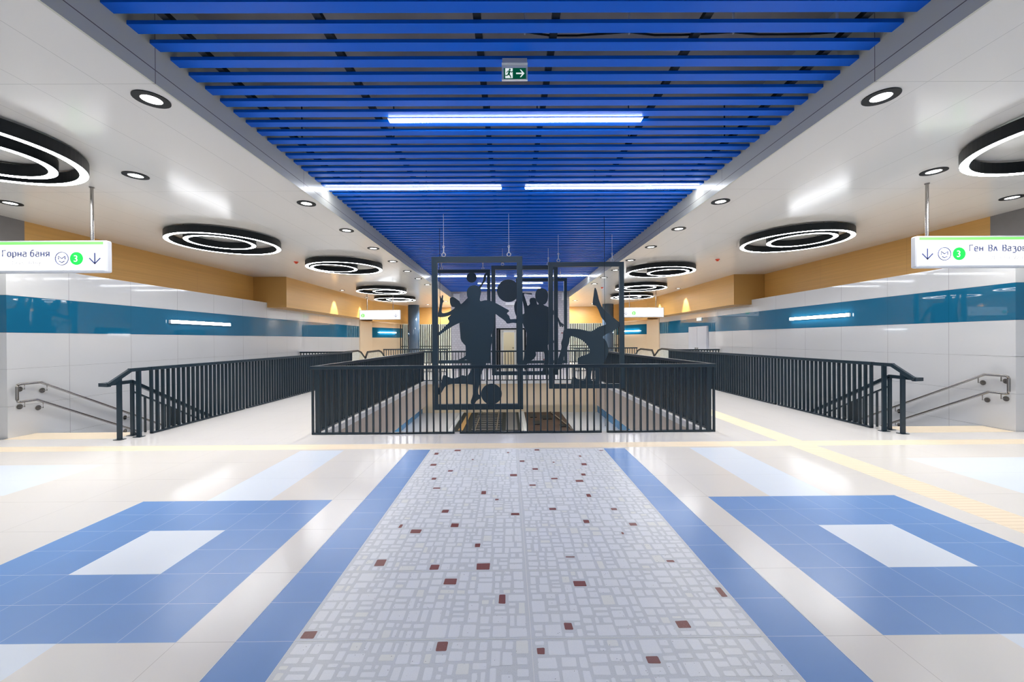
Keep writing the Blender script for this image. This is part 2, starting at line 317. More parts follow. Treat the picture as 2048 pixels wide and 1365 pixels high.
# terrazzo stones: irregular rectangles set into the grey ground
def split(x0, x1, y0, y1, out):
    w_, h_ = x1-x0, y1-y0
    lim = random.uniform(.075, .135)
    if w_ < lim and h_ < lim: out.append((x0, x1, y0, y1)); return
    t = random.uniform(.36, .64)
    if w_ > h_*random.uniform(.8, 1.25): split(x0, x0+w_*t, y0, y1, out); split(x0+w_*t, x1, y0, y1, out)
    else: split(x0, x1, y0, y0+h_*t, out); split(x0, x1, y0+h_*t, y1, out)
REDS = [(-1.0, 5.42), (-.48, 5.14), (-.96, 4.94), (-.69, 4.74), (.02, 4.51), (.16, 5.03), (.38, 5.56), (.91, 5.27), (.43, 5.15), (.56, 4.98), (.95, 4.92), (.29, 4.73), (.81, 4.53), (.73, 4.37), (.26, 4.23), (.78, 3.95), (-.72, 4.15), (-.26, 4.02), (-.15, 3.84), (-.61, 3.6), (.01, 3.55), (.36, 3.6), (.98, 3.62), (.64, 3.4), (.88, 3.18), (-.49, 3.29), (-.9, 3.35), (-.78, 3.19), (-.26, 3.0), (-.93, 2.8), (-.54, 2.74), (-.13, 2.70), (.42, 2.81), (1.12, 2.74), (-.42, 2.52), (-.02, 2.37), (.45, 2.53), (1.26, 2.4), (.91, 2.18), (.32, 2.13), (-1.08, 2.11), (-.38, 1.97), (.13, 1.96), (.65, 1.92), (-.73, 5.57), (-.02, 5.48), (1.25, 5.5), (1.06, 3.28), (.52, 4.4), (-.88, 4.45)]
for sx in (0, 1):
    for sy in range(9):
        st = []
        ya, yb = max(.25, 2.053+2*T*(5-sy)), min(5.62, 2.053+2*T*(6-sy))
        if yb <= .25: continue
        split(c0-4*T+sx*4*T+.012, c0-4*T+(sx+1)*4*T-.012, ya+.006, yb-.006, st)
        for (x0, x1, y0, y1) in st:
            red = any(x0 <= a <= x1 and y0 <= b <= y1 for a, b in REDS)
            g = [random.uniform(.005, .014) for _ in range(4)]
            x0 += g[0]; x1 -= g[1]; y0 += g[2]; y1 -= g[3]
            if red and x1-x0 > .1: x1 = x0+.1
            if red and y1-y0 > .09: y1 = y0+.09
            if x1-x0 < .012 or y1-y0 < .012: continue
            r = random.random(); m_ = M_RED if red else (M_STONE2 if r < .06 else M_STONE)
            j = lambda: random.uniform(-.002, .002); k = min(.004, (x1-x0)*.3, (y1-y0)*.3)
            P = [(x0+k, y0+j()), (x1-k, y0+j()), (x1+j(), y0+k), (x1+j(), y1-k), (x1-k, y1+j()), (x0+k, y1+j()), (x0+j(), y1-k), (x0+j(), y0+k)]
            mb.face([(a, b, .0006) for a, b in P], m_)
struct('floor', mb)
mb = MB()   # bright joints framing the terrazzo field
for x in (c0-4*T, c0, c0+4*T): mb.box(x-.002, x+.002, .25, 5.62, .0004, .0010, M_SLABW)
for x in (c0-5*T, c0+5*T): mb.box(x-.002, x+.002, .25, 5.62, .0004, .0010, M_SLABW)
for k in range(-2, 6): mb.box(c0-4*T, c0+4*T, 2.053+2*T*k-.0014, 2.053+2*T*k+.0014, .0004, .0009, M_STONE2)
struct('trim_1', mb)

# ---- slab edges round the atrium and stairwells, lower storey
zb = -.94
mb = MB()
mb.box(SL, AX0, AY0-.6, 29, zb, -.11, M_BEAM_SHADED); mb.box(AX1, SR, AY0-.6, 29, zb, -.11, M_BEAM_SHADED)
mb.box(AX0, AX1, AY1+.06, 29, zb, -.11, M_BEAMF)
mb.box(-8.7, 8.8, 2.0, AY0-.04, zb, -.11, M_BEAM_SHADED)
mb.box(XL, SL, SY1+.02, 29, zb, -.03, M_BEAM_SHADED); mb.box(SR, XR, SY1+.02, 29, zb, -.03, M_BEAM_SHADED)
struct('ceiling_lower', mb)
mb = MB()
mb.box(AX0-.4, AX0+.01, AY0-.02, AY1+.02, -.115, -.004, M_SLABW); mb.box(AX1-.01, AX1+.4, AY0-.02, AY1+.02, -.115, -.004, M_SLABW)
mb.box(AX0, AX1, AY0-.4, AY0+.01, -.115, -.004, M_SLABW); mb.box(AX0, AX1, AY1-.01, AY1+.4, -.115, -.004, M_SLABW)
struct('trim_2', mb)
mb = MB()
mb.box(-9, 9, 2, 33.2, ZL-.1, ZL, M_LFLOOR)
struct('floor_lower', mb)
mb = MB(); mb.box(-9, 9, 33, 33.2, ZL, zb, M_BEAMF); struct('wall_lower_back', mb)
mb = MB(); mb.box(-9, 9, 2, 2.2, ZL, zb, M_LWALL); struct('wall_lower_front', mb)
for s_, nm in ((-1, 'wall_lower_left'), (1, 'wall_lower_right')):
    mb = MB(); xa, xb = (7.3, 7.8) if s_ > 0 else (-7.7, -7.2)
    mb.box(xa, xb, 15.4, 33, ZL, ZL+1.7, M_LBLUE); mb.box(xa, xb, 15.4, 33, ZL+1.7, zb, M_LWALL)
    mb.box(*((6.7, 7.3) if s_ > 0 else (-7.2, -6.6)), 32.5, 33, ZL+1.0, zb, M_WOOD)
    struct(nm, mb)
# track beds with rails, seen far below through the atrium
def track(name, x0, x1, label, m_, detail):
    t = empty(name, ((x0+x1)/2, 29.8, ZL), label, 'track bed')
    mb = MB(); mb.box(x0, x1, 26.2, 32.9, ZL+.005, ZL+.03, m_); place('bed', mb, t)
    mb = MB(); mb.box(x0-.25, x0, 26.2, 32.9, ZL+.004, ZL+.1, M_SLABW); place('platform_edge', mb, t)
    if detail:
        for x in (x0+1.5, x0+2.9):
            mb = MB(); mb.box(x-.04, x+.04, 26.3, 32.8, ZL+.03, ZL+.17, M_STEEL); place('rail', mb, t)
        for k in range(9):
            mb = MB(); mb.box(x0+1.2, x0+3.2, 26.5+k*.7, 26.7+k*.7, ZL+.03, ZL+.07, M_GREY); place('sleeper', mb, t)
        mb = MB(); mb.box(x0+3.5, x1-.2, 26.4, 32.7, ZL+.03, ZL+.06, M_GREY); place('cover_plate', mb, t)
        mb = MB(); mb.box(x0+.35, x0+.65, 26.4, 32.7, ZL+.03, ZL+.06, M_WOOD); place('plank', mb, t)
    else:
        for (a, b, c, d) in ((.4, .9, 30.5, 32), (1.3, 2.0, 29.8, 31.3), (.5, 1.0, 28, 29.2), (2.3, 2.8, 27.2, 28)):
            mb = MB(); mb.box(x0+a, x0+b, c, d, ZL+.03, ZL+.08, M_BLACK); place('cover_plate', mb, t)
        mb = MB(); mb.bar((x1-.9, 32.6, ZL+.1), (x1-.15, 26.4, ZL+.1), .12, .1, M_STEEL); place('pipe', mb, t)
track('track_bed', -3.75, .75, 'dark track bed with steel rails far below, left half of the atrium view', M_DARKP, True)
track('track_bed', 1.2, 4.25, 'brown boarded track bed far below, right half of the atrium view', M_BROWN, False)
for s_ in (-1, 1):  # lamps added out of view to brighten the lower storey
    for k in range(3):
        mb = MB(); x = s_*5.2+.05; y = 17.5+k*5
        mb.box(x-.06, x+.06, y-1.4, y+1.4, zb-.06, zb, M_TUBE)
        o = struct('added_lower_lamp', mb); del o['kind']
        tag(o, 'added long lamp lighting the lower storey, unseen under the %s slab' % ('left' if s_ < 0 else 'right'), 'lamp', 'added lower storey lamps, %s side' % ('left' if s_ < 0 else 'right'))
mb = MB(); mb.box(-1.4, 1.6, 19, 19.12, zb-.06, zb, M_TUBE); o = struct('added_lower_lamp', mb); del o['kind']  # two more added crosswise lamps, also unseen
tag(o, 'added unseen crosswise lamp under the slab beyond the atrium', 'lamp')
mb = MB(); mb.box(-1.4, 1.6, 25, 25.12, zb-.06, zb, M_TUBE); o = struct('added_lower_lamp', mb); del o['kind']
tag(o, 'added unseen crosswise lamp nearest the lower end wall', 'lamp')

# ---- side walls with blue band
def side_wall(name, x, sgn, dz):
    Y0 = 6.465 if sgn < 0 else 6.40
    mb = MB(); xo = x + sgn*.12
    za = (ZL, -.09+dz, .51+dz, 1.12+dz, 1.715+dz, 2.32+dz, 2.84)
    for k in range(6):
        mt = M_TEAL if k == 4 else M_WALL
        mb.box(min(x, xo), max(x, xo), Y0, 21.6, za[k]+(.002 if k else 0), za[k+1]-.002, mt)
    mb.box(min(x+sgn*.006, xo), max(x+sgn*.006, xo), Y0+.01, 21.6, ZL, 2.83, M_SEAM)
    # return wall facing the camera
    for k in range(1, 6):
        mt = M_TEAL if k == 4 else M_WALLX
        mb.box(min(xo, x+sgn*3), max(xo, x+sgn*3), Y0, Y0+.12, max(0, za[k]+.002), za[k+1]-.002, mt)
    mb.box(min(xo, x+sgn*3), max(xo, x+sgn*3), Y0+.01, Y0+.11, 0, 2.83, M_SEAM)
    # beyond: pilaster, then the wall turns in
    mb.box(min(x-sgn*.05, xo), max(x-sgn*.05, xo), 21.6, 23.5, 0, 2.75, M_BEAMF)
    a, b = (x, 23.5), (x-sgn*1.1, 26.4)
    for k in range(1, 6):
        mt = M_TEAL if k == 4 else M_BEAMF
        z0, z1 = max(0, za[k]), min(za[k+1], 2.75)
        mb.face([(*a, z0), (*b, z0), (*b, z1), (*a, z1)], mt)
    struct(name, mb)
side_wall('wall_left', XL, -1, 0); side_wall('wall_right', XR, 1, .1)
# stair well inner walls
mb = MB(); mb.box(SL, SL+.1, SY0, SY1, ZL, -.004, M_LWALL); mb.box(XL, SL, SY1, SY1+.02, ZL, -.004, M_LWALL); struct('wall_stair_left', mb)
mb = MB(); mb.box(SR-.1, SR, SY0, SY1, ZL, -.004, M_LWALL); mb.box(SR, XR, SY1, SY1+.02, ZL, -.004, M_LWALL); struct('wall_stair_right', mb)
# timber bands above the walls
for s_, xr, xb, nm in ((-1, -8.56, -7.45, 'trim_3'), (1, 8.64, 7.6, 'trim_4')):
    mb = MB(); xw = XL if s_ < 0 else XR
    mb.box(min(xr, xr+s_*.1), max(xr, xr+s_*.1), 7.1, 13.42, 2.7, ZC, M_WOOD)
    mb.box(min(xw+s_*.1, xr), max(xw+s_*.1, xr), 6.5, 13.42, 2.78, 2.838, M_WALL)
    mb.box(min(xb, xr), max(xb, xr), 13.4, 21.8, 2.68, ZC, M_WOOD)
    a, b = (xb, 21.8), (xb-s_*1.3, 26.3)
    mb.face([(*a, 2.6), (*b, 2.6), (*b, ZC), (*a, ZC)], M_WOOD)
    mb.face([(*a, 2.6), (*b, 2.6), (xw, 26.3, 2.6), (xw, 21.8, 2.6)], M_WOOD)
    struct(nm, mb)
    mb = MB(); mb.box(min(xr, xr+s_*.1), max(xr, xr+s_*.1), 3.5, 7.1, 2.84, ZC, M_GREY); struct('trim_%d' % (5 if s_ < 0 else 6), mb)
# shell behind the camera
mb = MB(); mb.box(-11.2, 11.2, -6.2, -6, 0, 4.7, M_WALLX); struct('wall_back', mb)
mb = MB(); mb.box(-11.2, -11, -6, 6.5, 0, ZC, M_WALL); struct('wall_outer_left', mb)
mb = MB(); mb.box(11, 11.2, -6, 6.5, 0, ZC, M_WALL); struct('wall_outer_right', mb)
# ---- ceilings
CX0, CX1 = -2.93, 3.09
mb = MB(); mb.box(-11.2, CX0-.02, -6, 29, ZC, ZC+.05, M_CEIL); struct('ceiling_left', mb)
mb = MB(); mb.box(CX1+.02, 11.2, -6, 29, ZC, ZC+.05, M_CEILR); struct('ceiling_right', mb)
mb = MB(); mb.box(CX0-.02, CX0, -6, 20.4, ZC, 4.7, M_FASC); struct('trim_7', mb)
mb = MB(); mb.box(CX1, CX1+.02, -6, 20.4, ZC, 4.7, M_FASC); struct('trim_8', mb)
mb = MB(); mb.box(CX0, CX1, -6, 20.6, 4.62, 4.75, M_CONC); struct('ceiling', mb)

# ---- end wall with doorway, room behind
def pattern():
    m, N, L, b = newmat('patterned grey end wall')
    g = N.new('ShaderNodeNewGeometry'); s = N.new('ShaderNodeSeparateXYZ'); L.new(g.outputs['Position'], s.inputs[0])
    c = N.new('ShaderNodeCombineXYZ'); L.new(s.outputs[0], c.inputs[0]); L.new(s.outputs[2], c.inputs[1])
    t = N.new('ShaderNodeTexBrick'); L.new(c.outputs[0], t.inputs['Vector']); t.inputs['Scale'].default_value = 1.0
    t.inputs['Brick Width'].default_value = .16; t.inputs['Row Height'].default_value = .11; t.inputs['Mortar Size'].default_value = .018
    t.inputs['Color1'].default_value = (.66, .65, .69, 1); t.inputs['Color2'].default_value = (.57, .56, .60, 1); t.inputs['Mortar'].default_value = (.52, .51, .55, 1)
    v = N.new('ShaderNodeTexVoronoi'); v.inputs['Scale'].default_value = 1.6; L.new(c.outputs[0], v.inputs['Vector'])
    x = N.new('ShaderNodeMix'); x.data_type = 'RGBA'; L.new(t.outputs['Color'], x.inputs['A']); x.inputs['B'].default_value = (.3, .13, .13, 1)
    L.new(math_n(N, L, 'LESS_THAN', v.outputs['Distance'], .10), x.inputs['Factor']); L.new(x.outputs['Result'], b.inputs['Base Color'])
    b.inputs['Roughness'].default_value = .4
    return m
M_PAT = pattern()
mb = MB(); D0, D1, DZ = -.62, .86, 2.06
mb.box(CX0-.02, D0, 20.42, 20.7, 0, 4.7, M_PAT); mb.box(D1, CX1+.02, 20.42, 20.7, 0, 4.7, M_PAT); mb.box(D0, D1, 20.42, 20.7, DZ, 4.7, M_PAT)
struct('wall_end', mb)
mb = MB(); mb.box(CX0-.02, CX0+.1, 20.7, 28.5, 0, ZC, M_LWALL); mb.box(CX1-.1, CX1+.02, 20.7, 28.5, 0, ZC, M_LWALL)
mb.box(CX0+.1, CX1-.1, 25.0, 25.1, 0, ZC, M_LWALL); mb.box(CX0+.1, CX1-.1, 20.7, 25, 2.9, 3.0, M_WHITE)
struct('wall_end_room', mb)
mb = MB(); mb.box(D0+.3, D1-.3, 22.9, 23.2, 2.85, 2.899, M_TUBE); o = struct('added_lamp', mb); del o['kind']; tag(o, 'unseen lamp added to light the small room behind the end doorway', 'lamp')  # unseen lamp put in to brighten the room
mb = MB()
for a, b, c, d in ((D0-.02, D0+.07, 0, DZ+.07), (D1-.07, D1+.02, 0, DZ+.07), (D0-.02, D1+.02, DZ, DZ+.07)): mb.box(a, b, 20.38, 20.71, c, d, M_BLACK)
mb.box(D0+.08, D0+.17, 20.72, 21.5, 0, DZ, M_BLACK)
struct('door_1', mb)
d2 = MB(); d2.box(-.34, .34, 24.94, 24.99, 0, 2.0, M_DOORC); d2.box(-.40, -.34, 24.93, 24.99, 0, 2.06, M_WHITE); d2.box(.34, .40, 24.93, 24.99, 0, 2.06, M_WHITE); d2.box(-.40, .40, 24.93, 24.99, 2.0, 2.06, M_WHITE)
d2o = struct('door_2', d2)
mb = MB(); mb.box(.22, .30, 24.89, 24.94, 1.0, 1.04, M_STEEL); part('door_handle', mb, d2o)
mb = MB(); mb.box(-11.2, 11.2, 28.9, 29, 0, 4.7, M_GLASSG); struct('wall_far', mb)
for s_, a, b in ((-1, -8.2, CX0-.02), (1, CX1+.02, 8.3)):
    mb = MB(); mb.box(a, b, 26.45, 26.6, 2.6, ZC, M_WOOD); struct('trim_%d' % (9 if s_ < 0 else 10), mb)
for s_ in (-1, 1):  # lamps added out of sight behind the timber, brightening the glazed wall
    mb = MB(); mb.box(s_*5.4-1.6+.05, s_*5.4+1.6+.05, 27.5, 27.6, ZC-.05, ZC, M_TUBE); tag(link('added_lamp', mb.mesh('added_lamp')), 'unseen lamp added to light the area behind the far %s bar screen' % ('left' if s_ < 0 else 'right'), 'lamp')
# white double door in the right wall
mb = MB(); mb.box(XR-.06, XR-.001, 16.3, 18.0, 0, 2.06, M_ALU)
d3 = struct('door_3', mb)
for y0, y1 in ((16.34, 17.14), (17.16, 17.96)):
    mb = MB(); mb.box(XR-.08, XR-.055, y0, y1, .02, 2.02, M_ALU); lf = part('door_leaf', mb, d3, bevel=.003)
    mb = MB(); yy = y1-.08 if y0 < 17 else y0+.08; mb.box(XR-.13, XR-.08, yy-.015, yy+.015, 1.0, 1.15, M_STEEL); part('door_handle', mb, lf)

# ================================================================== CEILING THINGS
base = MB(); base.box(CX0, CX1, -.05, .05, 0, .03, M_BAFFS); bme = base.mesh('ceiling_baffle')
y = 2.745-6*.1985; k = 0
while y < 20.3:
    o = link('ceiling_baffle', bme, loc=(0, y, 4.0))
    tag(o, 'flat blue metal ceiling slat, one of the identical slats spanning the hall', 'ceiling slat', 'blue ceiling slats')
    y += .1985; k += 1
CAR = ((-2.62, 'beside the left grey fascia'), (-1.45, 'midway between fascia and centre on the left'), (-.23, 'left of the exit sign'), (.38, 'right of the exit sign'), (1.55, 'midway between centre and fascia on the right'), (2.78, 'beside the right grey fascia'))
for x, wh in CAR:
    mb = MB(); mb.box(x-.03, x+.03, 2.2, 20.3, 4.031, 4.075, M_BLACK)
    for yy in range(3, 20, 2): mb.box(x-.006, x+.006, yy+.094, yy+.106, 4.075, 4.619, M_BLACK)
    tag(struct('carrier_rail', mb), 'black carrier rail above the blue slats, ' + wh, 'ceiling rail', 'black carrier rails above the blue slats')
for o in [o for o in bpy.data.objects if o.name.startswith('carrier_rail')]: del o['kind']
mb = MB(); pts = [(.15+.02*i*0+i*.22, 3.36+.01*math.sin(i*1.7), 4.14-.035*abs(math.sin(i*PI/4))) for i in range(13)]
mb.tube(pts, .008, M_BLACK, 6); pc = link('power_cable', mb.mesh('power_cable')); tag(pc, 'thin black cable strung above the blue slats to the right of the exit sign', 'cable')
mb = MB()
for i in range(0, 13, 4): mb.box(pts[i][0]-.006, pts[i][0]+.006, 3.35, 3.37, 4.12, 4.619, M_ALU)
part('clip', mb, pc)

def tube_light(x0, x1, y, label):
    t = empty('linear_light', ((x0+x1)/2, y, 4.0), label, 'light', 'white tube lights under the blue slats')
    mb = MB(); mb.box(x0, x1, y-.034, y+.034, 3.992, 4.03, M_WHITE); place('housing', mb, t)
    mb = MB(); mb.box(x0+.01, x1-.01, y-.030, y+.030, 3.978, 3.992, M_TUBE); place('diffuser', mb, t)
tube_light(-1.32, 1.50, 4.432, 'single centred lit tube light nearest the camera, just beyond the exit sign')
tube_light(-2.92, -.10, 6.417, 'left lit tube light of the nearer pair under the blue slats')
tube_light(.27, 3.08, 6.417, 'right lit tube light of the nearer pair under the blue slats')
tube_light(-2.76, -.08, 15.35, 'left lit tube light of the far pair, seen behind the volleyball frame')
tube_light(.23, 3.07, 15.35, 'right lit tube light of the far pair, seen above the far sculptures')
tube_light(-1.34, 1.50, 17.335, 'far single lit tube light, second from the end wall')
tube_light(-1.33, 1.53, 18.92, 'farthest lit tube light, closest to the patterned end wall')

def ring_light(x, y, dx, dy, label, side):
    t = empty('ring_light', (x, y, ZC), label, 'ceiling light', 'double ring ceiling lights')
    for nm, cx, cy, r in (('outer_ring', x, y, .985), ('inner_ring', x+dx, y+dy, .60)):
        mb = MB(); mb.ring((cx, cy), r-.085, r, 3.541, 3.675, M_BLACK, M_BLACK); rg = place(nm, mb, t)
        mb = MB(); mb.ring((cx, cy), r-.080, r-.004, 3.5395, 3.541, M_RING, M_RING)
        o = link('diffuser', mb.mesh('diffuser'), rg)
        mb = MB()
        for q in range(3):
            a = q*2*PI/3+.4; mb.tube([(cx+(r-.042)*math.cos(a), cy+(r-.042)*math.sin(a), 3.674), (cx+(r-.042)*math.cos(a), cy+(r-.042)*math.sin(a), ZC-.002)], .008, M_STEEL, 8)
        link('spacer', mb.mesh('spacer'), rg)
RL = [(-5.8, -1.4, .2, .1, 'added unseen double ring light behind the viewpoint on the left'), (6.0, -1.4, -.2, .1, 'added unseen double ring light behind the viewpoint on the right'),  # this pair is added behind the camera to light the dark rear hall
      (-5.72, 4.12, .02, .17, 'big black double ring ceiling light cut by the left photo edge'),
      (-5.82, 8.25, .02, -.17, 'second black double ring light on the left, over the stair head'),
      (-4.52, 11.05, -.28, -.04, 'third black double ring light on the left, inner ring offset to the left'),
      (-5.21, 16.4, .27, -.05, 'fourth black double ring light on the left, just in front of the farthest'),
      (-5.61, 19.72, .2, -.05, 'farthest black double ring light on the left, above the hanging sign'),
      (5.98, 3.95, .25, .05, 'big black double ring ceiling light cut by the right photo edge'),
      (5.97, 8.30, .02, -.17, 'second black double ring light on the right, over the stair head'),
      (4.56, 11.97, .25, .03, 'third black double ring light on the right, inner ring offset to the right'),
      (5.25, 15.8, -.1, -.22, 'fourth black double ring light on the right, partly behind the gymnast frame'),
      (5.92, 19.15, -.2, -.1, 'farthest black double ring light on the right, above the hanging sign')]
for a in RL: ring_light(*a, 'x')

# downlights
dm = MB(); dm.ring((0, 0), .078, .135, -.008, 0, M_BLACK, M_BLACK, 40); DRING = dm.mesh('bezel')
dm = MB(); dm.ring((0, 0), .001, .078, -.004, -.001, M_DOWN, M_DOWN, 40); DLENS = dm.mesh('lens')
DSPOT = bpy.data.lights.new('downlight_beam', 'SPOT'); DSPOT.energy = 55; DSPOT.spot_size = math.radians(130); DSPOT.spot_blend = .8; DSPOT.shadow_soft_size = .06; DSPOT.color = (1, .96, .90)
def downlight(x, y, label, grp, sc=1.0):
    t = empty('downlight', (x, y, ZC), label, 'downlight', grp); t.scale = (sc, sc, 1)
    link('bezel', DRING, t); link('lens', DLENS, t)
    if sc == 1.0:
        lo = bpy.data.objects.new('downlight_beam', DSPOT); COL.objects.link(lo); lo.parent = t; lo.location = (0, 0, -.012)
ordn = ['nearest', 'second', 'third', 'fourth', 'fifth', 'sixth', 'seventh', 'eighth', 'ninth', 'tenth']
ys = (3.55, 6.25, 7.79, 9.32, 10.88, 12.42, 13.93, 15.5)
for s_, x, side in ((-1, -3.15, 'left'), (1, 3.34, 'right')):
    for i, y in enumerate(ys):
        if i == 7 and False: continue
        downlight(x, y, 'round black rimmed downlight, %s in the row along the %s fascia' % (ordn[i] if i else 'nearest to the camera', side), 'downlights along the fascias')
downlight(-4.80, 5.17, 'lone black rimmed downlight above the left hanging sign', 'scattered downlights')
downlight(5.53, 5.15, 'lone black rimmed downlight above the right hanging sign', 'scattered downlights')
downlight(-7.65, 6.17, 'black rimmed downlight at the left photo edge by the grey panel', 'scattered downlights')
downlight(7.80, 6.13, 'black rimmed downlight near the right photo edge by the grey panel', 'scattered downlights')
for s_, x in ((-1, -7.1), (1, 7.28)):
    side = 'left' if s_ < 0 else 'right'
    for i, y in enumerate((17.05, 20.0)):
        downlight(x, y, '%s small spotlight washing the %s timber bulkhead' % ('nearer' if i == 0 else 'farther', side), 'wall washing spotlights', .8)
        ld = bpy.data.lights.new('spot', 'SPOT'); ld.energy = 90; ld.spot_size = math.radians(50); ld.spot_blend = .4; ld.shadow_soft_size = .05; ld.color = (1, .93, .82)
        lo = bpy.data.objects.new('spot_beam', ld); COL.objects.link(lo); lo.location = (x, y, ZC-.02); lo.rotation_euler = (0, math.radians(-14*s_*-1*-1), 0)
for s_ in (-1, 1):  # downlights and tilted spots added to brighten the far timber bulkheads
    side = 'left' if s_ < 0 else 'right'
    for x, y in ((3.6, 22.2), (5.0, 24.2), (3.6, 25.2)):
        ld = bpy.data.lights.new('spot', 'SPOT'); ld.energy = 130; ld.spot_size = math.radians(120); ld.spot_blend = .7; ld.shadow_soft_size = .06; ld.color = (1, .94, .86)
        lo = bpy.data.objects.new('spot_beam', ld); COL.objects.link(lo); lo.location = (s_*x+.1, y, ZC-.02); lo.rotation_euler = (math.radians(35), 0, 0)
        downlight(s_*x+.1, y, 'small added far downlight over the %s end of the hall in front of the bar screen' % side, 'far %s downlights' % side)
for x, y, lb in ((1.916, 7.95, 'thin black cable hanging from the blue slats in front of the gymnast frame'), (-1.507, 8.75, 'thin black cable hanging from the blue slats behind the footballer frame')):
    mb = MB(); mb.tube([(x, y, -.2), (x, y, 4.6)], .0045, M_BLACK, 8); tag(link('hanging_cable', mb.mesh('hanging_cable')), lb, 'cable')
# red detectors
for x, y, lb in ((-5.77, 10.86, 'small red fire detector on the left white ceiling'), (5.70, 10.83, 'small red fire detector on the right white ceiling'), (3.9, 16.6, 'tiny red fire detector on the far right ceiling near the fascia')):
    mb = MB(); mb.cyl((x, y), .055, ZC-.02, ZC, M_REDP, 20); mb.cyl((x, y), .03, ZC-.05, ZC-.02, M_REDP, 20)
    tag(link('fire_detector', mb.mesh('fire_detector')), lb, 'fire detector')
# wall lamps
for x, y0, y1, z, s_, lb in ((XL, 9.53, 11.55, 2.03, 1, 'slim lit wall lamp on the blue band of the left wall'), (XR, 9.5, 11.5, 2.09, -1, 'slim lit wall lamp on the blue band of the right wall')):
    t = empty('wall_lamp', (x, y0, z), lb, 'wall light', 'slim wall lamps on the blue bands')
    mb = MB(); mb.box(min(x+s_*.001, x+s_*.04), max(x+s_*.001, x+s_*.055), y0, y1, z-.042, z+.042, M_WHITE); place('housing', mb, t)
    mb = MB(); mb.box(min(x+s_*.055, x+s_*.07), max(x+s_*.055, x+s_*.07), y0, y1, z-.040, z+.040, M_WLAMP); place('diffuser', mb, t, bevel=.01)
for s_, lb in ((-1, 'far slim lit wall lamp on the angled left wall'), (1, 'far slim lit wall lamp on the angled right wall')):
    xw = XL if s_ < 0 else XR
    p = lambda y, o: (xw-s_*(1.1*(y-23.5)/2.9)-s_*o, y)
    t = empty('wall_lamp', (*p(24, .05), 2.0), lb, 'wall light', 'far slim wall lamps')
    mb = MB(); mb.bar((*p(24.1, .07), 2.03), (*p(25.6, .07), 2.03), .04, .06, M_WLAMP); place('diffuser', mb, t)

# ================================================================== SIGNS
def text_mesh(txt, size, depth, mt, name='lettering', width=None, kz=None):
    cu = bpy.data.curves.new('t', 'FONT'); cu.body = txt; cu.size = size; cu.extrude = depth; cu.space_character = 1.08
    o = bpy.data.objects.new('t', cu); COL.objects.link(o)
    bpy.context.view_layer.update()
    me = bpy.data.meshes.new_from_object(o.evaluated_get(bpy.context.evaluated_depsgraph_get()))
    bpy.data.objects.remove(o); bpy.data.curves.remove(cu)
    me.materials.clear(); me.materials.append(mt); me.name = name
    if width:
        xs = [v.co.x for v in me.vertices]; k = width/(max(xs)-min(xs)); me.transform(Matrix.Diagonal((k, k if not kz else kz, 1, 1)))
    me.transform(Matrix.Rotation(PI/2, 4, 'X'))
    return me
def arc(cx, cz, r, a0, a1, n=40): return [(cx+r*math.cos(a0+(a1-a0)*i/n), 0, cz+r*math.sin(a0+(a1-a0)*i/n)) for i in range(n+1)]
GLYPH = {'Г': [[(0, 0), (0, 1), (.5, 1)]], 'о': [[(.12, 0), (.38, 0), (.5, .14), (.5, .58), (.38, .72), (.12, .72), (0, .58), (0, .14), (.12, 0)]],
 'р': [[(0, -.28), (0, .72), (.36, .72), (.5, .58), (.5, .14), (.36, 0), (0, 0)]], 'н': [[(0, 0), (0, .72)], [(.5, 0), (.5, .72)], [(0, .37), (.5, .37)]],
 'а': [[(.08, .72), (.38, .72), (.5, .6), (.5, 0), (.12, 0), (0, .1), (0, .32), (.12, .42), (.5, .42)]],
 'б': [[(.5, 1.05), (.2, .98), (.02, .74), (0, .5), (0, .14), (.12, 0), (.38, 0), (.5, .14), (.5, .48), (.38, .62), (.12, .62), (0, .5)]],
 'я': [[(.5, 0), (.5, .72), (.12, .72), (0, .6), (0, .45), (.12, .33), (.5, .33)], [(.25, .33), (0, 0)]],
 'е': [[(0, .36), (.5, .36), (.5, .6), (.38, .72), (.12, .72), (0, .6), (0, .12), (.12, 0), (.45, 0)]], '.': [[(0, 0), (0, .05)]],
 'В': [[(.4, .53), (.52, .64), (.52, .88), (.4, 1), (0, 1), (0, 0), (.42, 0), (.56, .12), (.56, .4), (.4, .53), (0, .53)]], 'л': [[(0, 0), (.22, .72), (.32, .72), (.54, 0)]],
 'з': [[(0, .72), (.38, .72), (.48, .6), (.48, .5), (.36, .4), (.18, .4)], [(.36, .4), (.5, .28), (.5, -.12), (.38, -.26), (0, -.26)]],
 'в': [[(.36, .38), (.45, .46), (.45, .64), (.36, .72), (0, .72), (0, 0), (.38, 0), (.5, .1), (.5, .28), (.36, .38), (0, .38)]]}
def stroke_word(word, x, z, h, adv, t, yf):
    mb = MB()
    for ch in word:
        for st in GLYPH[ch]: mb.tube([(x+a*h, yf, z+b*h) for a, b in st], .0062, M_INK, 6)
        x += (.28 if ch == '.' else adv)*h
    link('lettering', mb.mesh('lettering'), t)
    return x
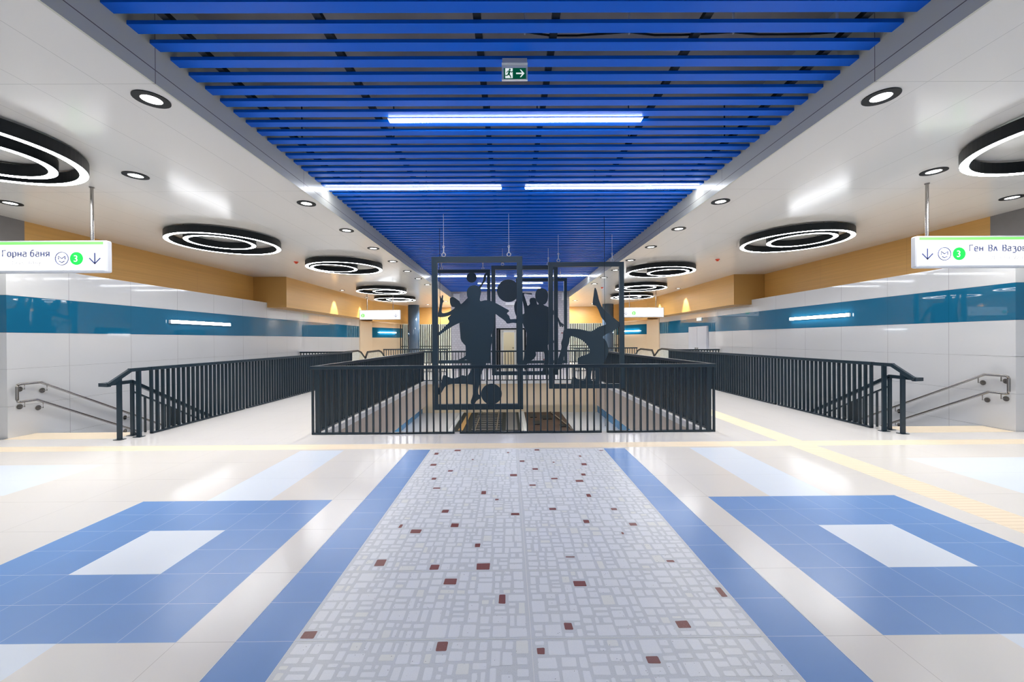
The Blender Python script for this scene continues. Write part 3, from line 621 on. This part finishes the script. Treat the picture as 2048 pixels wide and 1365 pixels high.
def sign(cx, y, label, items, far=False, W=.95, PO=.6):
    """items: list of ('arrow'|'metro'|'three', x) or ('text', x, str, size, dz, mat), x from the sign centre"""
    zt, zb_ = 2.955, 2.51
    t = empty('direction_sign', (cx, y, zb_), label, 'sign', 'lit hanging direction signs')
    mb = MB(); mb.box(-W, W, -.045, .045, 0, zt-zb_, M_ALU)
    bd = link('housing', mb.mesh('housing'), t, bevel=.022)
    for sg in (-1, 1):
        mb = MB(); mb.box(-W+.03, W-.03, min(sg*.0455, sg*.050), max(sg*.0455, sg*.050), .03, zt-zb_-.022, M_SIGN)
        link('lit_panel', mb.mesh('lit_panel'), t, bevel=.002)
        mb = MB(); mb.box(-W+.034, W-.034, min(sg*.050, sg*.0515), max(sg*.050, sg*.0515), zt-zb_-.062, zt-zb_-.024, M_SGREEN if not far else M_SIGN)
        link('green_strip', mb.mesh('green_strip'), t)
    for sx in (-PO, PO):
        mb = MB(); mb.tube([(sx, 0, zt-zb_-.002), (sx, 0, ZC-zb_)], .019, M_STEEL, 14)
        mb.tube([(sx, 0, ZC-zb_-.012), (sx, 0, ZC-zb_-.001)], .03, M_STEEL, 20); link('hanging_pole', mb.mesh('hanging_pole'), t)
    yf = -.0525
    for it in items:
        mb = MB(); k = it[0]; x = it[1]; z = .19
        if k == 'arrow':
            for a, b in (((x, z+.075), (x, z-.07)), ((x-.075, z+.005), (x+.004, z-.075)), ((x+.075, z+.005), (x-.004, z-.075))): mb.bar((a[0], yf, a[1]), (b[0], yf, b[1]), .003, .016, M_INK, up=(.5, 0, .6) if abs(a[0]-b[0]) > .01 else (1, 0, 0))
            link('down_arrow', mb.mesh('down_arrow'), t)
        elif k == 'metro':
            mb.tube([(p[0], yf, p[2]) for p in arc(x, z, .088, 0, 2*PI)[:-1]], .0045, M_INK, 6, True)
            for P in (((-.045, -.012), (-.045, .032), (0, .0), (.045, .032), (.045, -.012)), ((-.035, -.035), (0, -.055), (.035, -.035))):
                mb.tube([(x+a, yf, z+b) for a, b in P], .0055, M_INK, 6)
            link('metro_emblem', mb.mesh('metro_emblem'), t)
        elif k == 'three':
            mb.prism([(x+.088*math.cos(q*PI/24), z+.088*math.sin(q*PI/24)) for q in range(48)], -.054, -.0516, M_DGREEN if not far else M_SGREEN)
            bdg = link('line_badge', mb.mesh('line_badge'), t)
            tm = text_mesh('3', .13, .001, M_SIGN); o = link('numeral', tm, bdg, loc=(x-.042, -.0555, z-.045))
        elif k == 'word':
            x_ = x
            for wd in it[2].split(' '): x_ = stroke_word(wd, x_, it[4], .083, .84, t, yf) + .034
        else:
            o = link('lettering', text_mesh(it[2], .12, .001, it[5], width=it[3]), t, loc=(x, yf, it[4]))
    return t
sign(-6.81, 5.55, 'lit white hanging sign reading Горна баня with arrow at its right end, left side',
     [('word', -.12, 'Горна баня', 0, .222), ('text', .003, 'Gorna', .20, .112, M_FAINT), ('text', .235, 'banya', .20, .112, M_FAINT), ('metro', .686), ('three', .887), ('arrow', 1.136)], W=1.285, PO=1.05)
sign(6.955, 5.55, 'lit white hanging sign reading Ген. Вл. Вазов with arrow at its left end, right side',
     [('arrow', -1.141), ('metro', -.904), ('three', -.70), ('word', -.552, 'Ген. Вл. Вазов', 0, .227), ('text', -.559, 'General', .26, .112, M_FAINT), ('text', -.27, 'Vladimir', .29, .112, M_FAINT), ('text', .055, 'Vazov', .20, .112, M_FAINT)], W=1.285, PO=1.09)
sign(-5.98, 18.55, 'far lit white hanging sign over the left walkway near the column', [('arrow', .74), ('three', -.78)], True)
sign(6.05, 17.95, 'far lit white hanging sign over the right walkway, beside the gymnast frame', [('three', -.42), ('arrow', -.78)], True)
# exit sign
ex = empty('exit_sign', (.066, 3.5, 4.0), 'small green and white exit sign with running figure and right arrow under the slats', 'exit sign')
mb = MB(); mb.box(-.108, .108, -.03, .03, -.038, -.001, M_ALU); mb.box(-.113, .113, -.033, .033, -.05, -.038, M_WHITE); link('housing', mb.mesh('housing'), ex, bevel=.003)
mb = MB(); mb.box(-.113, .113, -.012, .012, -.178, -.05, M_WHITE); link('panel', mb.mesh('panel'), ex, bevel=.002)
mb = MB(); mb.box(-.095, .098, -.0135, -.012, -.172, -.078, M_EXITG); pf = link('pictogram_field', mb.mesh('pictogram_field'), ex)
mb = MB(); mb.box(-.083, -.018, -.0145, -.0135, -.166, -.08, M_EXITW); link('doorway_symbol', mb.mesh('doorway_symbol'), pf)
mb = MB(); z0 = -.125
mb.prism([(-.043+.008*math.cos(q*PI/8), -.092+.008*math.sin(q*PI/8)) for q in range(16)], -.0155, -.0145, M_EXITG)
for a, b, w_ in (((-.045, -.102), (-.052, -.130), .016), ((-.052, -.130), (-.04, -.145), .010), ((-.04, -.145), (-.034, -.163), .008), ((-.052, -.13), (-.066, -.143), .010), ((-.066, -.143), (-.082, -.143), .008), ((-.045, -.103), (-.03, -.115), .007), ((-.03, -.115), (-.018, -.108), .007), ((-.048, -.103), (-.064, -.108), .007), ((-.064, -.108), (-.07, -.122), .006)):
    mb.bar((a[0], -.0150, a[1]), (b[0], -.0150, b[1]), .001, w_, M_EXITG, up=(b[1]-a[1], 0, -(b[0]-a[0])))
link('running_figure', mb.mesh('running_figure'), pf)
mb = MB(); mb.box(.012, .07, -.0145, -.0135, -.131, -.119, M_EXITW)
mb.prism([(.045, -.092), (.055, -.092), (.085, -.125), (.055, -.158), (.045, -.158), (.068, -.125)], -.0146, -.0136, M_EXITW); link('arrow', mb.mesh('arrow'), pf)
mb = MB(); mb.box(-.09, -.03, 26.3-26.3-.02, .02, 0, .3, M_ALU)
# small exit sign above the right wall door, white boxes on the end wall
mb = MB(); mb.box(XR-.05, XR-.001, 16.9, 17.25, 2.30, 2.44, M_EXITW); tag(link('exit_sign', mb.mesh('exit_sign')), 'tiny pale exit sign above the double door in the right wall', 'exit sign')
for x0, x1, z0_, z1_, lb in ((-2.82, -2.5, 3.55, 3.9, 'small white box high on the left end of the patterned wall'), (2.72, 3.0, 3.55, 3.95, 'small white box high on the right end of the patterned wall'), (-.16, .42, 3.30, 3.45, 'flat white box above the doorway in the patterned wall')):
    mb = MB(); mb.box(x0, x1, 20.3, 20.419, z0_, z1_, M_WHITE); tag(link('wall_box', mb.mesh('wall_box'), bevel=.01), lb, 'wall box')

# ================================================================== RAILINGS
def bars_x(t, x0, x1, y, z0, z1, step, w_=.022, d_=.05, mt=None):
    n = max(1, round((x1-x0)/step)); b = MB(); b.box(-w_/2, w_/2, -d_/2, d_/2, z0, z1, mt or M_RAIL); me = b.mesh('baluster')
    for i in range(n+1): link('baluster', me, t, loc=(x0+(x1-x0)*i/n-t.location.x, y-t.location.y, -t.location.z))
    return [x0+(x1-x0)*i/n for i in range(n+1)]
def bars_y(t, y0, y1, x, z0, z1, step, w_=.022, d_=.05):
    n = max(1, round((y1-y0)/step)); b = MB(); b.box(-d_/2, d_/2, -w_/2, w_/2, z0, z1, M_RAIL); me = b.mesh('baluster')
    for i in range(n+1): link('baluster', me, t, loc=(x-t.location.x, y0+(y1-y0)*i/n-t.location.y, -t.location.z))
    return [y0+(y1-y0)*i/n for i in range(n+1)]
ZT = 1.13
def rail_x(name, x0, x1, y, label, sec=2.45, top=ZT, step=.111):
    t = empty(name, ((x0+x1)/2, y, 0), label, 'railing')
    mb = MB(); mb.box(x0-.03, x1+.03, y-.035, y+.035, top-.055, top, M_RAIL); place('handrail', mb, t, bevel=.004)
    xs = bars_x(t, x0, x1, y, .004, top-.05, step)
    k = max(2, round(sec/step)); i = 0
    while i < len(xs)-1:
        j = min(i+k-1, len(xs)-1)
        mb = MB(); mb.box(xs[i]-.011, xs[j]+.011, y-.025, y+.025, .004, .030, M_RAIL); place('bottom_rail', mb, t); i = j+1
    return t
def rail_y(name, y0, y1, x, label, sec=2.45, top=ZT, step=.111):
    t = empty(name, (x, (y0+y1)/2, 0), label, 'railing')
    mb = MB(); mb.box(x-.035, x+.035, y0-.03, y1+.03, top-.055, top, M_RAIL); place('handrail', mb, t, bevel=.004)
    ys = bars_y(t, y0, y1, x, .004, top-.05, step)
    k = max(2, round(sec/step)); i = 0
    while i < len(ys)-1:
        j = min(i+k-1, len(ys)-1)
        mb = MB(); mb.box(x-.025, x+.025, ys[i]-.011, ys[j]+.011, .004, .030, M_RAIL); place('bottom_rail', mb, t); i = j+1
    return t
rail_x('atrium_railing', -3.24, 3.39, 6.58, 'dark barred railing across the near end of the atrium, facing the camera')
rail_y('atrium_railing', 6.72, 15.02, -3.24, 'dark barred railing along the left side of the atrium')
rail_y('atrium_railing', 6.72, 15.02, 3.39, 'dark barred railing along the right side of the atrium')
rail_x('atrium_railing', -3.24, 3.39, 15.12, 'dark barred railing across the far end of the atrium, behind the sculptures')
for s_, side in ((-1, 'left'), (1, 'right')):
    o_ = .12 if s_ > 0 else 0; xm = s_*6.04+o_+.01*(s_ > 0); xi = s_*6.24+o_
    t = rail_y('stair_railing', 6.75, 15.3, xm, 'long dark barred railing beside the %s stair opening with a handrail sloping down the flight' % side)
    a, b = (XL+.06, -6.14) if s_ < 0 else (6.26, XR-.06)
    rail_x('stair_railing', a, b, 15.42, 'short dark railing closing the far end of the %s stairwell' % side)
    # rail at the stair head, turning down along the flight
    mb = MB()
    for p, q in (((xm, 6.76, ZT-.03), (xm, 6.36, ZT-.03)), ((xm, 6.38, ZT-.03), (xm+s_*.03, 6.06, .90)), ((xm+s_*.03, 6.07, .895), (xi, 6.12, .895)), ((xi, 6.10, .895), (xi, 6.62, .895)), ((xi, 6.60, .90), (xi, 15.0, .90-8.4*.525))):
        mb.bar(p, q, .05, .055, M_RAIL)
    place('sloping_handrail', mb, t, bevel=.003)
    for x, y_, zt, w_ in ((xi+s_*-.06, 6.34, 1.0, .065), (xm-s_*0, 6.52, 1.09, .065), (xi, 6.62, .88, .05)):
        mb = MB(); mb.box(x-w_/2, x+w_/2, y_-.015, y_+.015, .004, zt, M_RAIL); mb.box(x-.06, x+.06, y_-.05, y_+.05, .001, .008, M_RAIL); place('post', mb, t)
    for dz in (-.16, -.84):
        mb = MB(); mb.bar((xi, 6.64, .90+dz-.02), (xi, 15.0, .90-8.36*.525+dz), .035, .022, M_RAIL); place('sloping_bar', mb, t)
    b_ = MB(); b_.box(-.018, .018, -.006, .006, -.84, -.16, M_RAIL); me = b_.mesh('stair_baluster')
    for k in range(50):
        yy = 6.85+k*.13; link('stair_baluster', me, t, loc=(xi-t.location.x, yy-t.location.y, .90-(yy-6.6)*.525))
    # staircase
    st = empty('staircase', ((XL+SL)/2 if s_ < 0 else (SR+XR)/2, SY0, 0), 'pale stone stairs going down beside the %s wall' % side, 'stairs')
    x0, x1 = (XL+.002, SL-.002) if s_ < 0 else (SR+.002, XR-.002)
    mb = MB()
    for k in range(28): mb.box(x0, x1, SY0+.002+k*.3, SY0+.3+k*.3, max(ZL, -.16*(k+1)-.3), -.16*(k+1), M_LFLOOR)
    place('steps', mb, st)
    # stainless wall rail, two tubes joined at the head
    xw = XL if s_ < 0 else XR; xh = xw-s_*.09
    wr = empty('wall_handrail', (xw, 6.5, .9), 'double stainless steel tube handrail fixed to the %s wall above the stairs' % side, 'handrail', 'stainless wall handrails')
    y0 = 6.52 if s_ < 0 else 6.42; z_ = .87 if s_ < 0 else .90
    up = [(xh, y0+.33, z_), (xh, 14.8, z_-7.95*.525)]; lo = [(xh, y0+.27, z_-.29), (xh, 14.8, z_-.29-8.0*.525)]
    path = [up[1], up[0], (xh, y0+.04, z_), (xh, y0+.01, z_-.01), (xh, y0, z_-.04), (xh, y0, z_-.25), (xh, y0+.01, z_-.28), (xh, y0+.04, z_-.29), lo[0], lo[1]]
    mb = MB(); mb.tube(path, .021, M_STEEL, 14); place('rail_tube', mb, wr)
    for dy, zz in ((.1, 0), (.42, -.06), (1.9, -.82), (3.4, -1.6), (4.9, -2.4), (6.4, -3.2)):
        for dd in (0, -.29):
            mb = MB(); yb = y0+dy-(.06 if dd and dy == .42 else 0); zc = z_+zz+dd
            mb.tube([(xw-s_*.001, yb, zc-.09), (xw-s_*.012, yb, zc-.09)], .042, M_STEEL, 20)
            mb.tube([(xw-s_*.01, yb, zc-.09), (xh, yb, zc-.09), (xh, yb, zc-.01)], .007, M_STEEL, 8)
            place('bracket', mb, wr)
    # low railing on the far walkway and tall screen behind
    a, b = (-6.05, -3.0) if s_ < 0 else (3.16, 6.2)
    rail_x('walkway_railing', a, b, 19.3, 'low dark railing across the far %s walkway, near the end wall' % side)
    a, b = (-6.95, -3.0) if s_ < 0 else (3.16, 7.05)
    fc = empty('bar_screen', ((a+b)/2, 25.6, 0), 'tall screen of vertical black bars at the far end of the %s walkway' % side, 'screen')
    bars_x(fc, a, b, 25.6, .05, 2.55, .115, .05, .06, M_BLACK)
    for z in (.05, .95, 1.12):
        mb = MB(); mb.box(a, b, 25.62, 25.66, z, z+.045, M_BLACK); place('crossbar', mb, fc)
    # column
    x = -5.86 if s_ < 0 else 6.13
    cl = MB(); cl.cyl((x, 24.6), .35, 0, ZC, M_COLMN, 40); o = link('column', cl.mesh('column'), smooth=False)
    tag(o, 'tall shiny blue grey column at the far end of the %s walkway' % side, 'column')
    for p in o.data.polygons: p.use_smooth = len(p.vertices) == 4
    # escalator entry
    ec = empty('escalator', (s_*6.7+.05, 17.3, 0), 'escalator entry with glass sides and black rubber handrail on the far %s' % side, 'escalator')
    for dx in (-.5, .5):
        X_ = s_*6.75+.05+dx
        P = [(X_, 17.55, .05), (X_, 17.32, .2), (X_, 17.22, .5), (X_, 17.28, .85), (X_, 17.5, 1.04), (X_, 19.0, 1.06), (X_, 19.4, .98), (X_, 21.5, -.2)]
        mb = MB(); mb.tube(P, .04, M_RUBBER, 10); place('rubber_handrail', mb, ec)
        mb = MB(); i0 = len(mb.v)
        poly = [(y_, z) for _, y_, z in P[:7]]+[(21.3, -.05), (21.3, -.3), (17.6, 0)]
        from mathutils.geometry import tessellate_polygon
        for xx in (X_-.006, X_+.006):
            for tr in tessellate_polygon([[Vector((a_, b2, 0)) for a_, b2 in poly]]): mb.face([(xx, poly[j][0], poly[j][1]) for j in tr], M_GLASS)
        place('glass_balustrade', mb, ec)
        mb = MB(); mb.box(X_-.07, X_+.07, 17.5, 21.0, .0, .12, M_STEEL); place('skirt', mb, ec)

# ================================================================== HANGING SCULPTURES
def sculpture(name, x0, x1, z0, z1, y, label, figs, balls, wires):
    t = empty(name, ((x0+x1)/2, y, z0), label, 'sculpture', 'framed sports silhouettes hung over the atrium')
    b = .105; d = .04
    mb = MB(); mb.box(x0, x1, y-d, y+d, z1-b, z1, M_PLATE); mb.box(x0, x1, y-d, y+d, z0, z0+b, M_PLATE)
    mb.box(x0, x0+b, y-d, y+d, z0+b, z1-b, M_PLATE); mb.box(x1-b, x1, y-d, y+d, z0+b, z1-b, M_PLATE)
    place('frame', mb, t)
    for nm, pts in figs:
        P = smooth_loop(pts, 3); P = [(min(max(a, x0+b-.02), x1-b+.02), min(max(c, z0+b-.03), z1-b+.02)) for a, c in P]
        mb = MB(); mb.prism(P, y-.012, y+.012, M_PLATE); place(nm, mb, t)
    for cx, cz, r in balls:
        mb = MB(); mb.prism([(cx+r*math.cos(q*PI/32), cz+r*math.sin(q*PI/32)) for q in range(64)], y-.012, y+.012, M_PLATE); place('ball', mb, t)
    for x in wires:
        mb = MB()
        mb.tube([(x, y, z1+.15), (x, y, 4.6)], .0045, M_ALU, 8)
        mb.tube([(x, y, z1+.085), (x, y, z1+.19)], .011, M_ALU, 8)
        mb.tube([(x+p[0], y, z1+.045+p[2]) for p in arc(0, 0, .036, 0, 2*PI, 20)[:-1]], .010, M_ALU, 8, True)
        mb.tube([(x+p[0], y, z1+.20+p[2]) for p in arc(0, 0, .02, 0, 2*PI, 14)[:-1]], .006, M_ALU, 8, True)
        place('suspension_wire', mb, t)
sculpture('footballer_sculpture', -1.495, .27, .185, 3.17, 7.8, 'nearest framed steel silhouette: footballer about to kick a ball at lower right', [('player', FIG['foot'])], [FIG['ball1']], (-1.265, .01))
sculpture('gymnast_sculpture', .94, 2.72, .385, 3.362, 9.4, 'framed steel silhouette of a handstanding gymnast, rightmost of the hanging frames', [('gymnast', FIG['gym'])], [], (1.18, 2.45))
sculpture('basketball_sculpture', -.462, 1.331, .583, 3.546, 10.8, 'framed steel silhouette of a player with a big ball near the top left corner', [('player', FIG['bask'])], [FIG['ball3']], (-.16, 1.08))
sculpture('volleyball_sculpture', -2.38, -.585, .79, 3.80, 12.8, 'framed steel silhouette of a jumping volleyball player, behind the footballer', [('player', FIG['voll'])], [FIG['ball4']], (-2.15, -.82))
sculpture('handball_sculpture', .263, 2.048, .70, 3.695, 14.0, 'farthest framed steel silhouette: player with outstretched arm before the end wall', [('player', FIG['hand'])], [], (.5, 1.82))
# thin pipe rising to the ceiling behind the gymnast
bpy.context.view_layer.update()
